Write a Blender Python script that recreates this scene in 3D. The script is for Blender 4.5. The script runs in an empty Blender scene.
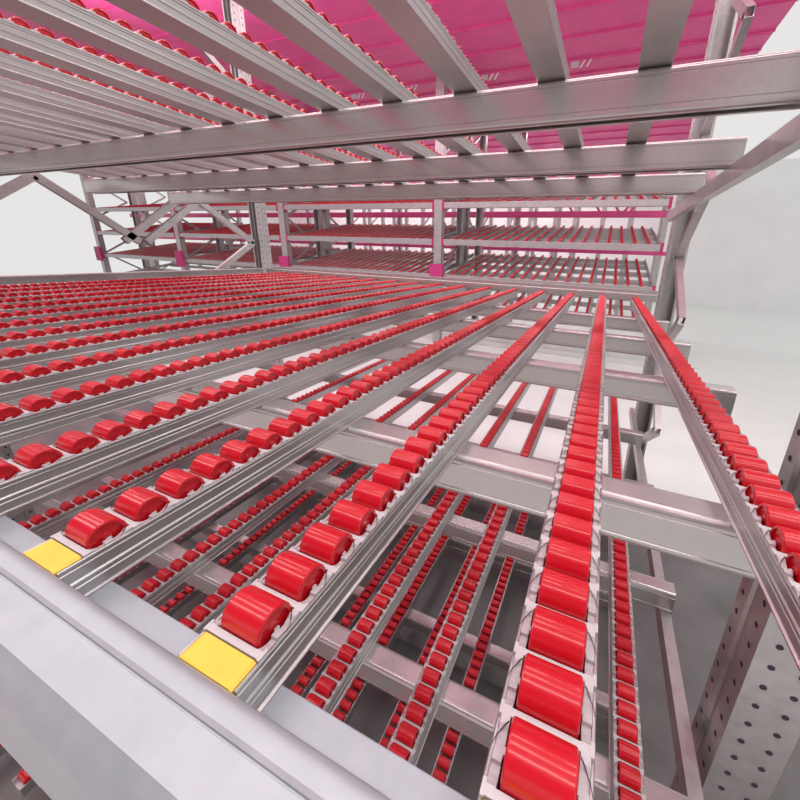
import bpy, math, random
from mathutils import Matrix, Vector
random.seed(4)
SC = bpy.context.scene
COL = SC.collection

# ------------------------------------------------------------------ materials
def nodes(name):
    m = bpy.data.materials.new(name); m.use_nodes = True
    nt = m.node_tree; b = nt.nodes['Principled BSDF']
    return m, nt, b

def noise(nt, scale, detail=3, vec=None, rough=.55):
    n = nt.nodes.new('ShaderNodeTexNoise'); n.inputs['Scale'].default_value = scale
    n.inputs['Detail'].default_value = detail; n.inputs['Roughness'].default_value = rough
    if vec is not None: nt.links.new(vec, n.inputs['Vector'])
    return n

def ramp(nt, fac, stops):
    r = nt.nodes.new('ShaderNodeValToRGB'); el = r.color_ramp.elements
    while len(el) < len(stops): el.new(.5)
    for e, (p, c) in zip(el, stops): e.position = p; e.color = (*c, 1)
    nt.links.new(fac, r.inputs['Fac']); return r

def coords(nt, stretch=(1, 1, 1)):
    t = nt.nodes.new('ShaderNodeTexCoord'); mp = nt.nodes.new('ShaderNodeMapping')
    mp.inputs['Scale'].default_value = stretch
    nt.links.new(t.outputs['Object'], mp.inputs['Vector']); return mp.outputs['Vector']

def steel(name, lo, hi, metal, rough, stretch=(1, 1, 1), spangle=60, bump=.02):
    m, nt, b = nodes(name)
    v = coords(nt, stretch)
    n1 = noise(nt, spangle, 4, v); n2 = noise(nt, 6, 3, v)
    mx = nt.nodes.new('ShaderNodeMix'); mx.data_type = 'FLOAT'; mx.inputs['Factor'].default_value = .45
    nt.links.new(n1.outputs['Fac'], mx.inputs['A']); nt.links.new(n2.outputs['Fac'], mx.inputs['B'])
    r = ramp(nt, mx.outputs['Result'], [(.32, lo), (.68, hi)])
    nt.links.new(r.outputs['Color'], b.inputs['Base Color'])
    rr = nt.nodes.new('ShaderNodeMapRange'); rr.inputs['To Min'].default_value = rough - .02; rr.inputs['To Max'].default_value = rough + .03
    nt.links.new(n1.outputs['Fac'], rr.inputs['Value']); nt.links.new(rr.outputs['Result'], b.inputs['Roughness'])
    b.inputs['Metallic'].default_value = metal
    if bump:
        bp = nt.nodes.new('ShaderNodeBump'); bp.inputs['Strength'].default_value = bump; bp.inputs['Distance'].default_value = .002
        nt.links.new(n1.outputs['Fac'], bp.inputs['Height']); nt.links.new(bp.outputs['Normal'], b.inputs['Normal'])
    return m

def plain(name, col, rough, metal=0, var=.06, scale=12, coat=0, bump=0):
    m, nt, b = nodes(name)
    n = noise(nt, scale, 3, coords(nt))
    lo = tuple(c * (1 - var) for c in col); hi = tuple(min(1, c * (1 + var)) for c in col)
    r = ramp(nt, n.outputs['Fac'], [(.3, lo), (.7, hi)])
    nt.links.new(r.outputs['Color'], b.inputs['Base Color'])
    b.inputs['Roughness'].default_value = rough; b.inputs['Metallic'].default_value = metal
    b.inputs['Coat Weight'].default_value = coat; b.inputs['Coat Roughness'].default_value = .05
    if bump:
        bp = nt.nodes.new('ShaderNodeBump'); bp.inputs['Strength'].default_value = bump; bp.inputs['Distance'].default_value = .001
        nt.links.new(n.outputs['Fac'], bp.inputs['Height']); nt.links.new(bp.outputs['Normal'], b.inputs['Normal'])
    return m

M_BEAM = steel('galvanised_beam', (.50, .485, .468), (.56, .545, .53), .74, .25, spangle=90, bump=0)
M_CHAN = steel('galvanised_channel', (.44, .425, .425), (.54, .52, .52), .84, .30, (1, .1, 1), 60)
M_POST = steel('galvanised_post', (.38, .36, .36), (.52, .50, .50), .65, .33, spangle=40)
M_FRONT = steel('zinc_front_beam', (.33, .375, .405), (.41, .455, .485), .35, .4, spangle=45, bump=.04)
M_BED = plain('light_grey_plastic', (.54, .53, .535), .42, var=.05, scale=30)
M_DARK = plain('gap_shade', (.03, .026, .026), .7, var=.2)
M_RED = plain('red_roller_plastic', (.56, .008, .018), .27, var=.05, scale=14, coat=.3)
M_RED.node_tree.nodes['Principled BSDF'].inputs['Specular IOR Level'].default_value = .35
M_YEL = plain('yellow_plastic', (.86, .57, .06), .45, var=.06, scale=60, bump=.08)
M_PINK = plain('magenta_paint', (.78, .09, .31), .42, var=.08, scale=5)
M_GUARD = plain('magenta_guard', (.52, .035, .20), .5, var=.06, scale=5)
M_HOLE = plain('hole_shade', (.05, .03, .06), .8, var=.2)
M_REDEND = plain('red_end_plate', (.45, .02, .10), .5)
M_WALL = plain('white_wall', (.86, .86, .86), .8, var=.03, scale=1)
M_SIDEW = plain('pale_cladding', (.62, .61, .63), .7, var=.06, scale=2)

def floor_material():
    m, nt, b = nodes('painted_concrete')
    tc = nt.nodes.new('ShaderNodeTexCoord'); sep = nt.nodes.new('ShaderNodeSeparateXYZ')
    nt.links.new(tc.outputs['Object'], sep.inputs[0])
    # floor is dark in a band below the near rack, white elsewhere
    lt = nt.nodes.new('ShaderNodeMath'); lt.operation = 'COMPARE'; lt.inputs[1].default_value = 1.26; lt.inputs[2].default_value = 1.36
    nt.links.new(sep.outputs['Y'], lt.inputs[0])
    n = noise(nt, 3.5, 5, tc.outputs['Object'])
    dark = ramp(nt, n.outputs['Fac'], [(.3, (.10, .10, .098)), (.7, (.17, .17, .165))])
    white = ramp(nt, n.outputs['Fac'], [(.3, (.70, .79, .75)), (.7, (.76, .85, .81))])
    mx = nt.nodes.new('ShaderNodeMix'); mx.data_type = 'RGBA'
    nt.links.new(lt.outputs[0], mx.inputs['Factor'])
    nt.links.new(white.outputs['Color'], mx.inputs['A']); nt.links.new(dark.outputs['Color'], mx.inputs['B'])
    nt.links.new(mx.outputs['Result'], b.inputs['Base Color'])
    b.inputs['Roughness'].default_value = .3
    return m
M_FLOOR = floor_material()

# ------------------------------------------------------------------ mesh helpers
class MB:
    def __init__(s): s.v = []; s.f = []; s.mi = []; s.sm = []
    def add(s, vs, fs, mi=0, smooth=False):
        o = len(s.v); s.v += [tuple(p) for p in vs]
        for f in fs: s.f.append(tuple(o + i for i in f)); s.mi.append(mi); s.sm.append(smooth)
    def box(s, x0, x1, y0, y1, z0, z1, mi=0):
        s.add([(x0,y0,z0),(x1,y0,z0),(x1,y1,z0),(x0,y1,z0),(x0,y0,z1),(x1,y0,z1),(x1,y1,z1),(x0,y1,z1)],
              [(0,3,2,1),(4,5,6,7),(0,1,5,4),(1,2,6,5),(2,3,7,6),(3,0,4,7)], mi)
    def prism(s, pts, axis, a, b, mi=0, caps=True, smooth=False):
        """closed outline swept along an axis; outline is (y,z) for X, (x,z) for Y, (x,y) for Z"""
        def P(p, t):
            return (t, p[0], p[1]) if axis == 'X' else (p[0], t, p[1]) if axis == 'Y' else (p[0], p[1], t)
        n = len(pts); vs = [P(p, a) for p in pts] + [P(p, b) for p in pts]
        s.add(vs, [(i, (i + 1) % n, n + (i + 1) % n, n + i) for i in range(n)], mi, smooth)
        if caps: s.add(vs, [tuple(range(n - 1, -1, -1)), tuple(range(n, 2 * n))], mi)
    def bar(s, p, q, w, h, up=(0, 0, 1), mi=0, outline=None):
        p, q = Vector(p), Vector(q); d = (q - p).normalized()
        u = d.cross(Vector(up)).normalized(); t = u.cross(d)
        ol = outline or [(-w/2, -h/2), (w/2, -h/2), (w/2, h/2), (-w/2, h/2)]
        n = len(ol)
        vs = [p + u*a + t*b for a, b in ol] + [q + u*a + t*b for a, b in ol]
        s.add(vs, [(i, (i + 1) % n, n + (i + 1) % n, n + i) for i in range(n)] + [tuple(range(n - 1, -1, -1)), tuple(range(n, 2 * n))], mi)
    def mesh(s, name, *mats):
        me = bpy.data.meshes.new(name); me.from_pydata(s.v, [], s.f)
        for m in mats: me.materials.append(m)
        me.polygons.foreach_set('material_index', s.mi); me.polygons.foreach_set('use_smooth', s.sm)
        import bmesh
        bm = bmesh.new(); bm.from_mesh(me); bmesh.ops.recalc_face_normals(bm, faces=bm.faces); bm.to_mesh(me); bm.free()
        me.update(); return me

def put(name, me, parent=None, loc=(0, 0, 0)):
    o = bpy.data.objects.new(name, me); COL.objects.link(o)
    if parent: o.parent = parent
    o.location = loc; return o
def tag(o, label, cat, group=None, kind='thing'):
    o['label'] = label; o['category'] = cat; o['kind'] = kind
    if group: o['group'] = group
    return o
def empty(name, loc):
    o = bpy.data.objects.new(name, None); COL.objects.link(o); o.location = loc; o.empty_display_size = .05; return o
def struct(name, me, loc=(0, 0, 0)):
    o = put(name, me, None, loc); o['kind'] = 'structure'; return o
ORD = ['first','second','third','fourth','fifth','sixth','seventh','eighth','ninth','tenth','eleventh','twelfth','thirteenth',
       'fourteenth','fifteenth','sixteenth','seventeenth','eighteenth','nineteenth','twentieth']

def rnd(pts, r, k=4):
    """round the corners marked (x, y, True) of a closed outline"""
    out = []; n = len(pts)
    for i, p in enumerate(pts):
        if len(p) == 2: out.append(p); continue
        a, b, c = Vector(pts[i-1][:2]), Vector(p[:2]), Vector(pts[(i+1) % n][:2])
        rr = p[2] if not isinstance(p[2], bool) else r
        p0 = b + (a - b).normalized()*rr; p1 = b + (c - b).normalized()*rr
        for j in range(k + 1):
            t = j/k; q = (1-t)**2*p0 + 2*t*(1-t)*b + t*t*p1; out.append((q.x, q.y))
    return out

# ------------------------------------------------------------------ roller track kit
PITCH = .0345
def roller_mesh(seg=28, r=.0146, L=.0345):
    m = MB(); c = .0012; h = L/2
    rings = [(-h, r - c), (-h + c*.4, r - c*.3), (-h + c, r), (h - c, r), (h - c*.4, r - c*.3), (h, r - c)]
    for i in range(len(rings) - 1):
        (xa, ra), (xb, rb) = rings[i], rings[i + 1]
        vs = []
        for j in range(seg):
            t = 2*math.pi*j/seg; vs.append((xa, ra*math.cos(t), ra*math.sin(t)))
        for j in range(seg):
            t = 2*math.pi*j/seg; vs.append((xb, rb*math.cos(t), rb*math.sin(t)))
        m.add(vs, [(j, (j + 1) % seg, seg + (j + 1) % seg, seg + j) for j in range(seg)], 0, i == 2)
    for sx in (-1, 1):                       # recessed end with hub and spokes
        def ring(rr, x): return [(sx*x, rr*math.cos(2*math.pi*j/seg), rr*math.sin(2*math.pi*j/seg)) for j in range(seg)]
        q = [(j, (j + 1) % seg, seg + (j + 1) % seg, seg + j) for j in range(seg)]
        m.add(ring(r - c, h) + ring(r - .0032, h), q)
        m.add(ring(r - .0032, h) + ring(r - .0032, h - .0018), q)
        m.add(ring(r - .0032, h - .0018), [tuple(range(seg))])
        m.add(ring(.0042, h - .0018) + ring(.0036, h - .0008), q); m.add(ring(.0036, h - .0008), [tuple(range(seg))])
    return m.mesh('roller', M_RED)

def channel_outline():
    R = [(.0285,-.0345),(.0285,-.0328),(.0264,-.0318),(.0262,-.0310),(.0262,-.0232),(.0254,-.0224),(.0254,-.0210),(.0264,-.0202),(.0264,-.0178),(.0250,-.0164),
         (.0250,-.0086),(.0260,-.0078),(.0260,-.0062),(.0253,-.0056),(.0253,-.0044),(.0262,-.0036),(.0262,-.0012),(.0255,-.0005),(.0243,-.0008),(.0240,-.0020),(.0240,-.0325)]
    return [(-x, z) for x, z in R[::-1]][0:] + R     # left inner .. left foot, right foot .. right inner
def channel_mesh(L):
    m = MB(); R = channel_outline()
    # outline: inner-left ... foot-left, foot-right ... inner-right ; close through the inside floor
    m.prism(R, 'Y', 0, L)
    return m.mesh('channel', M_CHAN)

def bed_mesh(n, y0, slit=True):
    m = MB(); per = []
    for i in range(n):                       # side view of one pitch of the scalloped rail
        b = y0 + i*PITCH
        per += [(b, .0016), (b + .0045, .0016), (b + .0068, -.0004), (b + .0105, -.0024), (b + .0142, -.0024), (b + .0146, .0004),
                (b + .0199, .0004), (b + .0203, -.0024), (b + .0240, -.0020), (b + .0277, -.0004), (b + .0300, .0016)]
    e = y0 + n*PITCH + .0045
    per += [(e, .0016)]
    for sx in (-1, 1):
        N = len(per); xa, xb = sx*.0188, sx*.0240
        vs = [(xa, y, z) for y, z in per] + [(xb, y, z) for y, z in per] + [(xa, y, -.013) for y, z in per] + [(xb, y, -.013) for y, z in per]
        fs = []
        for i in range(N - 1):
            fs += [(i, i+1, N+i+1, N+i), (2*N+i, 2*N+i+1, i+1, i), (N+i, N+i+1, 3*N+i+1, 3*N+i), (2*N+i, 2*N+i+1, 3*N+i+1, 3*N+i)]
        fs += [(0, N, 3*N, 2*N), (N-1, 2*N-1, 4*N-1, 3*N-1)]
        m.add(vs, fs)
        for i in range(n):                   # axle stub and the moulded lip over the steel edge
            b = y0 + i*PITCH + PITCH/2 + .00225
            m.box(min(sx*.0174, sx*.0192), max(sx*.0174, sx*.0192), b - .0017, b + .0017, -.0028, .0006)
            a = y0 + i*PITCH
            m.box(min(sx*.0235, sx*.0256), max(sx*.0235, sx*.0256), a - .0006, a + .0062, -.0006, .0018)
            if slit:
                pts = [(.0190, .0318, .0019), (.0208, .0296, .0017), (.0226, .0272, .0001), (.0243, .0240, -.0002), (.0256, .0196, -.0001)]
                vs = [(sx*x, a + y - .0005, z) for x, y, z in pts] + [(sx*x, a + y + .0006, z + .0002) for x, y, z in pts]
                m.add(vs, [(q, q + 1, q + 6, q + 5) for q in range(4)], 1)  # dark strip laid over the rail, the slit's shade put into its colour
    for i in range(n + 1):
        b = y0 + i*PITCH
        m.box(-.0200, .0200, b, b + .0042, -.008, .0015)
    m.box(-.0236, .0236, y0, e, -.0155, -.0135, 1)  # dark sheet below the rollers, shade of the gaps put into its colour
    return m.mesh('roller_bed', M_BED, M_DARK)

def stop_mesh():
    m = MB(); x = .0238
    m.prism([(-x, -.0004), (-x, -.026), (x, -.026), (x, -.0004), (x - .002, .0010), (-x + .002, .0010)], 'Y', -.0013, .0155)
    return m.mesh('end_stop', M_YEL)

ROLL = roller_mesh()
STOP = stop_mesh()
CH = {}; BED = {}
def make_track(loc, n, label, group, stop=False, rollers=True, dense=True, tilt=0):
    """one roller track: galvanised channel, moulded bed, single red rollers, yellow stop at its end"""
    y0 = .0165 if stop else .002
    key = (n, stop)
    if key not in CH: CH[key] = channel_mesh(y0 + n*PITCH + .010); BED[key] = bed_mesh(n, y0)
    t = empty('roller_track', loc); tag(t, label, 'roller track', group)
    put('channel', CH[key], t); put('roller_bed', BED[key], t)
    for i in range(n):
        put('roller', ROLL, t, (0, y0 + .00225 + (i + .5)*PITCH, .0010))
    if stop: put('end_stop', STOP, t)
    return t

def small_track_mesh(n):
    """a far track: its channel and its rollers, too small in view to take apart"""
    m = MB(); L = n*PITCH + .012
    m.prism([(-.0258,-.0345),(.0258,-.0345),(.0258,.0005),(.0225,.0005),(.0225,-.012),(-.0225,-.012),(-.0225,.0005),(-.0258,.0005)], 'Y', 0, L, 1)
    sg = 10
    for i in range(n):
        y = .006 + (i + .5)*PITCH; h = .0195
        vs = [(sx*h, y + .0136*math.cos(2*math.pi*j/sg), .0004 + .0136*math.sin(2*math.pi*j/sg)) for sx in (-1, 1) for j in range(sg)]
        m.add(vs, [(j, (j+1) % sg, sg + (j+1) % sg, sg + j) for j in range(sg)], 0, True)
        m.add(vs, [tuple(range(sg)), tuple(range(sg, 2*sg))], 0)
    return m.mesh('roller_track', M_RED, M_CHAN)
SM = {}
def small_track(loc, n, label, group, rx=0):
    if n not in SM: SM[n] = small_track_mesh(n)
    o = put('roller_track', SM[n], None, loc); o.rotation_euler = (rx, 0, 0)
    return tag(o, label, 'roller track', group)

# ------------------------------------------------------------------ beams
def beam_outline(y, z, w, h, lip=.014):
    """hollow folded beam, open below, with two shallow grooves on each face; front face at y, top at z"""
    t = .0025; g = .0011
    def face(yy, s):                         # s = +1 : groove goes towards +y
        return [(yy, z - .009), (yy, z - h*.16), (yy + s*g, z - h*.16 - .0008), (yy + s*g, z - h*.16 - .0022), (yy, z - h*.16 - .003),
                (yy, z - h*.80), (yy + s*g, z - h*.80 - .0008), (yy + s*g, z - h*.80 - .0022), (yy, z - h*.80 - .003), (yy, z - h + .006)]
    f = face(y, 1)
    o = [(y + .009 - .009*math.sin(q*math.pi/18), z - .009 + .009*math.cos(q*math.pi/18)) for q in range(9)] + f + [(y + .0012, z - h + .0022), (y + .005, z - h), (y + lip, z - h), (y + lip, z - h + t),
         (y + .006, z - h + t + .001), (y + t + .001, z - h + .008), (y + t + .001, z - t - .003), (y + .006, z - t)]
    b = [(w*1.0 + 2*y - p[0], p[1]) for p in o]
    return o[::-1] + b                       # inner-top-left ... up the front, over the top, down the back
def beam_mesh(name, x0, x1, w, h, mat):
    m = MB(); m.prism(beam_outline(0, 0, w, h), 'X', x0, x1); return m.mesh(name, mat)

XL, XR = -3.06, .32
# ------------------------------------------------------------------ level at the camera: shelf A
ZA = -.25; SPA = .1965
A_DESC = 'red roller track in a galvanised channel on the shelf just below the viewer'
NA = 70
for k in range(-1, 15):
    x = .0045 - SPA*k
    if k == 1: lab = 'large red roller track with the yellow end stop in full view'
    elif k == 0: lab = 'wide red roller track running straight away, just right of the yellow stopped one'
    elif k == -1: lab = 'outermost near shelf roller track, right of the wide straight one'
    else: lab = f'red roller track on the near shelf, {ORD[k-2]} one left of the yellow stopped track'
    make_track((x, .0855, ZA), NA, lab, 'roller tracks on the near shelf', stop=True)
me = beam_mesh('cross_beam', XL, XR, .048, .064, M_BEAM)
for i, y in enumerate([.421, .943, 1.443, 1.943]):
    o = put('cross_beam', me, None, (0, y, ZA - .0345))
    tag(o, f'galvanised cross beam carrying the near tracks, {ORD[i]} one behind the front beam', 'beam', 'cross beams under the near shelf')
# front beam: folded face with a round top edge and a ledge behind it that carries the tracks
def front_beam(z, name):
    m = MB()
    o = [(.1125, z - .0345, .0012), (.1125, z - .060), (.1100, z - .060), (.1100, z - .0375), (.0800, z - .0375), (.0780, z - .0100),
         (.0440, z - .0050), (.0360, z - .0200), (.0360, z - .105), (.033, z - .105), (.033, z - .012, .012), (.045, z + .0030), (.0662, z + .0050), (.0666, z + .0040), (.0674, z + .0040), (.0678, z + .0055),
         (.0700, z + .0066), (.0838, z + .0072, .0085), (.0838, z - .0345, .002)]
    m.prism(rnd(o, .003, 12), 'X', XL, XR, smooth=False)
    return m.mesh(name, M_FRONT)
o = put('front_beam', front_beam(ZA, 'front_beam'))
tag(o, 'pale zinc front beam with a rounded top edge below the yellow stop', 'beam')
# rear stop beam across the far end of the tracks
def rear_beam(z0, z1, y):
    m = MB(); h = z1 - z0; w = .03
    o = [(y, z0, .003), (y, z0 + h*.58), (y + .004, z0 + h*.66), (y + .004, z1 - .002, .002), (y + w, z1 - .002, .003), (y + w, z0, .003)]
    m.prism(rnd(o, .003, 3), 'X', -2.99, XR); return m.mesh('rear_beam', M_BEAM)
o = put('rear_beam', rear_beam(-.257, -.188, 2.53))
tag(o, 'galvanised rear beam closing the far end of the near shelf', 'beam')
m = MB(); m.prism(rnd([(-3.06, -.262), (-3.06, -.212, .004), (-3.02, -.212, .004), (-3.02, -.222), (-3.055, -.222), (-3.055, -.262)], .003, 3), 'Y', .09, 2.53)
o = put('side_rail', m.mesh('side_rail', M_POST))
tag(o, 'slim galvanised side rail along the left end of the near shelf', 'rail')

# ------------------------------------------------------------------ shelf B below
ZB = -.89; SPB = .197; NB = 70
for k in range(-1, 11):
    x = -.031 - SPB*k
    if k == -1: lab = 'red roller track on the shelf below, right of the wide straight track'
    elif k == 0: lab = 'red roller track on the shelf below, mostly hidden under the wide straight track'
    else: lab = f'red roller track one shelf down, {ORD[k-1]} one left of the wide straight track'
    make_track((x, .0855, ZB), NB, lab, 'roller tracks on the second shelf down', stop=False)
me = beam_mesh('cross_beam', XL, XR, .050, .070, M_BEAM)
for i, y in enumerate([.473, .965, 1.48, 2.0]):
    tag(put('cross_beam', me, None, (0, y, ZB - .0345)), f'galvanised cross beam of the shelf below, {ORD[i]} one back from the front', 'beam', 'cross beams under the second shelf')

# ------------------------------------------------------------------ shelf C, lowest
ZC = -1.57; SPC = .193; NC = 69
for k in range(-1, 11):
    x = -.067 - SPC*k
    small_track((x, .12, ZC), NC, f'red roller track on the lowest near shelf, {ORD[k+1]} from its open end', 'roller tracks on the lowest shelf')
me = beam_mesh('cross_beam', XL, XR, .050, .070, M_BEAM)
for i, y in enumerate([.52, 1.05, 1.56, 2.06, 2.48]):
    tag(put('cross_beam', me, None, (0, y, ZC - .0345)), f'galvanised cross beam of the lowest shelf, {ORD[i]} one back from the front', 'beam', 'cross beams under the lowest shelf')

# ------------------------------------------------------------------ shelf U overhead
ZU = .345; SPU = .191; NU = 49
for k in range(0, 16):
    x = .032 - SPU*k
    lab = ('overhead roller track seen from below, nearest the open end' if k == 0 else
           f'overhead roller track seen from below, {ORD[k]} in from the outermost one')
    if k <= 10: make_track((x, .19, ZU + .0345), NU, lab, 'roller tracks overhead')
    else: small_track((x, .19, ZU + .0345), NU, lab, 'roller tracks overhead')
me = beam_mesh('cross_beam', XL, XR, .05, .078, M_BEAM)
for i, y in enumerate([.865, 1.357, 1.835]):
    tag(put('cross_beam', me, None, (0, y, ZU)), f'wide galvanised beam under the overhead tracks, {["nearest and largest", "middle one of three", "farthest one of three"][i]}', 'beam', 'cross beams overhead')

# ------------------------------------------------------------------ upright frames
def holes_strip(m, face, c, z0, z1, step, r, mi):
    """round punched holes on a post face, as flat dark discs, the shade inside painted on"""
    z = z0
    while z < z1:
        pts = []
        for j in range(8):
            t = math.pi*j/4; a, b = r*math.cos(t), r*math.sin(t)
            pts.append((c[0], c[1] + a, z + b) if face == 'X' else (c[0] + a, c[1], z + b))
        m.add(pts, [tuple(range(8))], mi); z += step
def post_mesh(w, d, z0, z1, step=.05, holes=True):
    """omega-section rack post: front face, two side faces with a fold, open back"""
    m = MB(); hw = w/2
    o = [(-hw, 0), (hw, 0), (hw, d*.42), (hw - .006, d*.46), (hw - .006, d*.62), (hw, d*.66), (hw, d), (hw - .013, d), (hw - .013, d - .003), (hw - .003, d - .003),
         (hw - .003, d*.68), (hw - .009, d*.64), (hw - .009, d*.44), (hw - .003, d*.40), (hw - .003, .003)]
    o = o + [(-x, y) for x, y in o[:1:-1]]
    m.prism(o, 'Z', z0, z1)
    if holes:
        for sx in (-1, 1):
            holes_strip(m, 'Y', (sx*w*.22, -.0006), z0 + .02, z1, step, .006, 1)
            holes_strip(m, 'X', (sx*(hw + .0006), d*.20), z0 + .03, z1, step, .006, 1)
            holes_strip(m, 'X', (sx*(hw + .0006), d*.84), z0 + .03, z1, step, .006, 1)
    return m.mesh('post', M_POST, M_HOLE)
BR = [(-.022, -.016), (.022, -.016), (.022, -.013), (-.019, -.013), (-.019, .013), (.022, .013), (.022, .016), (-.022, .016)]
def brace_mesh(p, q):
    m = MB(); m.bar(p, q, 0, 0, (1, 0, 0), outline=BR); return m.mesh('brace', M_POST)
def upright(loc, ys, zb, zt, zig, label, w=.1, d=.11, group=None, guard=None, hole_step=.05, turn=()):
    t = empty('upright_frame', loc); tag(t, label, 'upright frame', group)
    for y in ys:
        p = put('post', post_mesh(w, d, zb, zt, hole_step), t, (0, y, 0))
        if y in turn: p.location.y = y + d; p.rotation_euler = (0, 0, math.pi)
    for (a, b) in zig:
        put('brace', brace_mesh((0, a[0], a[1]), (0, b[0], b[1])), t)
    if guard:
        m = MB(); g = w*.5 + .055
        m.prism([(-g, -.06), (g, -.06), (g, -.004), (g - .012, -.004), (g - .012, -.048), (-g + .012, -.048), (-g + .012, -.004), (-g, -.004)], 'Z', guard[0], guard[1])
        put('post_guard', m.mesh('post_guard', M_GUARD), t, (0, ys[0], 0))
    return t
FL = -1.75
zz = []
for i in range(-3, 6):
    b = .02 + i*.62
    zz += [((2.55, b), (2.08, b + .31)), ((2.08, b + .31), (2.55, b + .62))] if False else []
zig = []
v = [(2.53, -1.22), (2.06, -.91), (2.53, -.60), (2.06, -.29), (2.53, .015), (2.06, .335), (2.53, .65), (2.06, .96), (2.53, 1.28), (2.06, 1.6), (2.53, 1.9), (2.06, 2.2), (2.53, 2.55)]
zig = list(zip(v[:-1], v[1:]))
zig += [((2.03, .395), (1.53, -.01)), ((2.06, .305), (1.66, -.01)), ((1.62, -.01), (1.17, .335)), ((1.17, .335), (.72, -.01))]
upright((-3.12, 0, 0), [.62, 2.565], FL, 2.88, zig, 'near galvanised upright frame with punched posts and diagonal braces closing the near shelf', turn=(2.565,))

upright((.39, 0, 0), [.62, 2.565], FL, 2.88, list(zip(v[:-1], v[1:])), 'galvanised upright frame at the open end of the near rack', turn=(2.565,))
for z, nm in ((ZB - .105, 'second'), (ZC - .105, 'lowest'), (ZU - .0785, 'overhead')):
    for x, sd in (((-3.045, 'far'), (.305, 'open')) if nm != 'overhead' else ((.305, 'open'),)):
        m = MB(); m.box(-.014, .014, .40, 2.56, -.05, 0)
        tag(put('side_rail', m.mesh('side_rail', M_POST), None, (x, 0, z)), f'galvanised side rail under the {sd} end of the {nm} near shelf beams', 'rail')
m = MB(); m.box(-.014, .014, .40, 2.56, -.05, 0)
tag(put('side_rail', m.mesh('side_rail', M_POST), None, (.305, 0, ZA - .099)), 'galvanised side rail under the open end of the near shelf', 'rail')

# ------------------------------------------------------------------ rack across the aisle
Y2, TILT, D2 = 6.2, .19, 2.25
rx = math.atan(TILT)
N2 = 62
PX = [-14.0, -10.32, -6.70, -2.94, .82]
PN = ['third post from the open end, far left', 'second post, beside the near shelf upright', 'first post, standing in the middle of the view', 'post at the open end']
for i, x in enumerate(PX[:4]):
    z2 = [(.12, -1.4), (.95, -.9), (.12, -.4), (.95, .1), (.12, .6), (.95, 1.1), (.12, 1.6), (.95, 2.1), (.12, 2.6)]
    z3 = [(y + 1.12, z + .3) for y, z in z2]
    upright((x, Y2, 0), [0, 1.05, 1.32, 2.25], FL, 2.88, list(zip(z2[:-1], z2[1:])) + list(zip(z3[:-1], z3[1:])),
            f'upright frame with magenta guard across the aisle, {["at the far end", "beyond the near brace", "beside the near punched post", "standing alone mid view"][i]}',
            w=.15, d=.13, group='upright frames across the aisle', turn=(1.05, 2.25), guard=(-.62, -.225), hole_step=.10)
LV = [-1.07, -.455, .17, .79]
LN = ['lowest visible shelf', 'lower shelf', 'middle shelf', 'top shelf']
def flow_beam(w):
    m = MB(); o = beam_outline(0, 0, .05, .10); m.prism(o, 'X', .105, w - .105); return m.mesh('face_beam', M_POST)
def end_plate():
    m = MB(); m.box(-.021, .022, -.003, .05, -.13, .02); return m.mesh('end_plate', M_REDEND)
EP = end_plate()
for bi in range(4):
    x0, x1 = PX[bi], PX[bi + 1]; w = x1 - x0
    bay = ['far bay', 'left bay', 'middle bay', 'right bay'][bi]
    FB = flow_beam(w)
    for li, z in enumerate(LV):
        g = f'roller tracks on the {LN[li]} of the {bay} across the aisle'
        b = put('shelf_beam', FB, None, (x0, Y2, z + .045 - .0))
        tag(b, f'pale front beam of the {LN[li]} in the {bay} across the aisle', 'beam', 'front beams across the aisle')
        for xx in (.098, w - .098): put('end_plate', EP, b, (xx, 0, 0))
        sp = .1895; nt = int((w - .3)/sp); off = (w - (nt - 1)*sp)/2
        if not (li == 0 and bi < 3):
            for k in range(nt):
                small_track((x0 + off + k*sp, Y2 + .0495, z + .045), N2, f'{ORD[k]} thin roller track from the post, {LN[li]}, {bay} across the aisle', g, rx)
        # side rails and cross beams follow the slope of the shelf
        for sx, nm in ((.10, 'left'), (w - .10, 'right')):
            m = MB(); m.box(-.012, .012, 0, D2, -.05, .03); o = put('side_rail', m.mesh('side_rail', M_POST), None, (x0 + sx, Y2 + .05, z)); o.rotation_euler = (rx, 0, 0)
            tag(o, f'sloping rail at the {nm} end of the {LN[li]}, {bay} across the aisle', 'rail', 'side rails across the aisle')
        for j, dy in enumerate((.55, 1.15, 1.75, 2.2)):
            m = MB(); m.box(.11, w - .11, -.025, .025, -.085, 0)
            o = put('cross_beam', m.mesh('cross_beam', M_POST), None, (x0, Y2 + .06 + dy*math.cos(rx), z + .045 - .043 + dy*math.sin(rx)))
            tag(o, f'{ORD[j]} cross beam from the front, {LN[li]}, {bay} across the aisle', 'beam', 'cross beams across the aisle')

# ------------------------------------------------------------------ magenta pallet rack further back
def box_part(name, parent, mat, *b):
    m = MB(); m.box(*b); return put(name, m.mesh(name, mat), parent)
t = empty('pallet_rack', (0, 9.2, FL)); tag(t, 'magenta pallet rack beams and cross braces behind the sloping shelves', 'pallet rack')
for z, hh in ((.10, .085), (.94, .14)):
    m = MB(); m.prism(beam_outline(0, z - FL + .065, .06, hh), 'X', -18, 1.5); put('beam', m.mesh('beam', M_PINK), t)
for (xa, xb) in ((-.75, -.25), (-.35, .15), (.82, .25), (.7, .12), (-1.35, -.85)):
    m = MB(); m.bar((xa, .05, 1.62 - FL), (xb, .05, .9 - FL), .05, .09, (0, 1, 0)); put('brace', m.mesh('brace', M_PINK), t)
for x in (-17.5, -12, -8.9, -5.6, -2.2, 1.45):
    m = MB(); m.box(x - .05, x + .05, .06, .16, 0, 2.85 - FL); put('post', m.mesh('post', M_POST), t)
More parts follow.
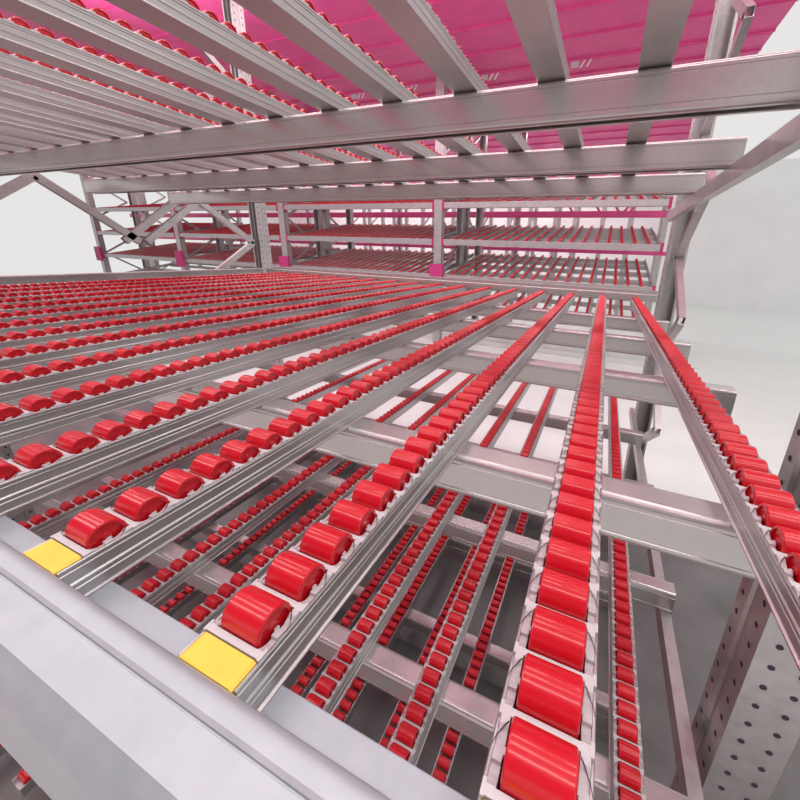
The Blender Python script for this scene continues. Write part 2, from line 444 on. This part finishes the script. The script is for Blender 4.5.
# far frames that stand in a row before the back wall
i = 0
for x in [-9.6, -8.7, -7.6, -6.4, -5.2, -4.1, -3.2, -2.5, -1.7, -1.1, -.3, .5, 1.4]:
    t = empty('upright_frame', (x, 12.2, FL)); tag(t, f'distant grey upright frame before the white back wall, {ORD[i]} from the left', 'upright frame', 'distant upright frames')
    i += 1
    for yy in (0, .9):
        m = MB(); m.box(-.06, .06, yy, yy + .1, 0, 2.85 - FL); put('post', m.mesh('post', M_POST), t)
    for zq in (1.9, 2.6, 3.3, 4.0):
        m = MB(); m.bar((0, .05, zq), (0, .9, zq + .6), .04, .05, (1, 0, 0)); put('brace', m.mesh('brace', M_POST), t)

# ------------------------------------------------------------------ the hall
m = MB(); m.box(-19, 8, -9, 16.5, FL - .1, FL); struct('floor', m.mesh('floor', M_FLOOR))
m = MB(); m.box(-19, 8, 16.5, 16.6, FL, 3.4); struct('wall_back', m.mesh('wall_back', M_WALL))
def deck(name, y0, y1, z):
    m = MB(); m.box(-19, 1.6, y0, y1, z, z + .08)
    y = y1 - .02
    while y > y0:                            # folded edges of the deck sheets
        m.box(-19, 1.6, y - .02, y, z - .025, z); y -= .62
    return struct(name, m.mesh(name, M_PINK))
deck('ceiling', -9, 6.73, 2.9); deck('ceiling_back', 6.79, 16.5, 2.9)

for i, x in enumerate((-4.95, -3.80, -2.27, -.80)):
    t = empty('ceiling_bracket', (x, 6.72, 2.9)); tag(t, f'pale bracket with slanted rods under the magenta ceiling, {ORD[i]} from the left', 'bracket', 'brackets under the ceiling')
    m = MB(); m.box(-.15, -.03, -.01, .01, -.10, 0); put('plate', m.mesh('plate', M_SIDEW), t)
    for xx in (.04, .13):
        m = MB(); m.bar((xx - .04, 0, -.11), (xx + .03, 0, 0), .02, .02, (0, 1, 0)); put('rod', m.mesh('rod', M_WALL), t)

# ------------------------------------------------------------------ light
w = bpy.data.worlds.new('hall_light'); SC.world = w; w.use_nodes = True
bg = w.node_tree.nodes['Background']; bg.inputs['Color'].default_value = (1, .985, .98, 1); bg.inputs['Strength'].default_value = .8
def lamp(x, y, z, sx, sy, power):
    l = bpy.data.lights.new('tube_or_fill_light', 'AREA'); l.shape = 'RECTANGLE'; l.size = sx; l.size_y = sy; l.energy = power; l.color = (1, .99, .97)
    o = bpy.data.objects.new('tube_or_fill_light', l); COL.objects.link(o); o.location = (x, y, z); return o
for y in (-1.0, .5, 1.9):
    for x in (-5, -1.8, 1.2): lamp(x, y, 2.8, 3.1, .4, 34)
for x in (-8, -4.5, -1): lamp(x, 4.4, 2.8, 3, .3, 47)  # fill lights added over the aisle to brighten its floor
for y in (10, 14.6):  # fill rows added to brighten the back wall and far rack
    for x in (-12, -7, -2): lamp(x, y, 2.86, 4, .3, 95)
def uplight(x, y, z, sx, sy, power):
    o = lamp(x, y, z, sx, sy, power); o.rotation_euler = (math.pi, 0, 0)
for x in (-5, -1): uplight(x, 3.2, 2.2, 3, .2, 34)  # unseen fill lights added to brighten the underside of the deck

# ------------------------------------------------------------------ camera
cam = bpy.data.cameras.new('camera'); co = bpy.data.objects.new('camera', cam); COL.objects.link(co)
R = ((.92708108, -.14016572, .34766972), (.37317383, .25719658, -.89139846), (.03552404, .95613989, .29074827))
co.matrix_world = Matrix(R).to_4x4()
cam.sensor_width = 36; cam.lens = 353.768*36/800
cam.shift_x = (400 - 459.572)/800; cam.shift_y = (359.656 - 400)/800
cam.clip_start = .005; cam.clip_end = 100
SC.camera = co
SC.cycles.sample_clamp_indirect = 2
SC.cycles.sample_clamp_direct = 3
SC.cycles.caustics_reflective = True
SC.cycles.blur_glossy = 1
SC.view_settings.view_transform = 'Standard'; SC.view_settings.look = 'None'
SC.view_settings.exposure = 0; SC.view_settings.gamma = 1
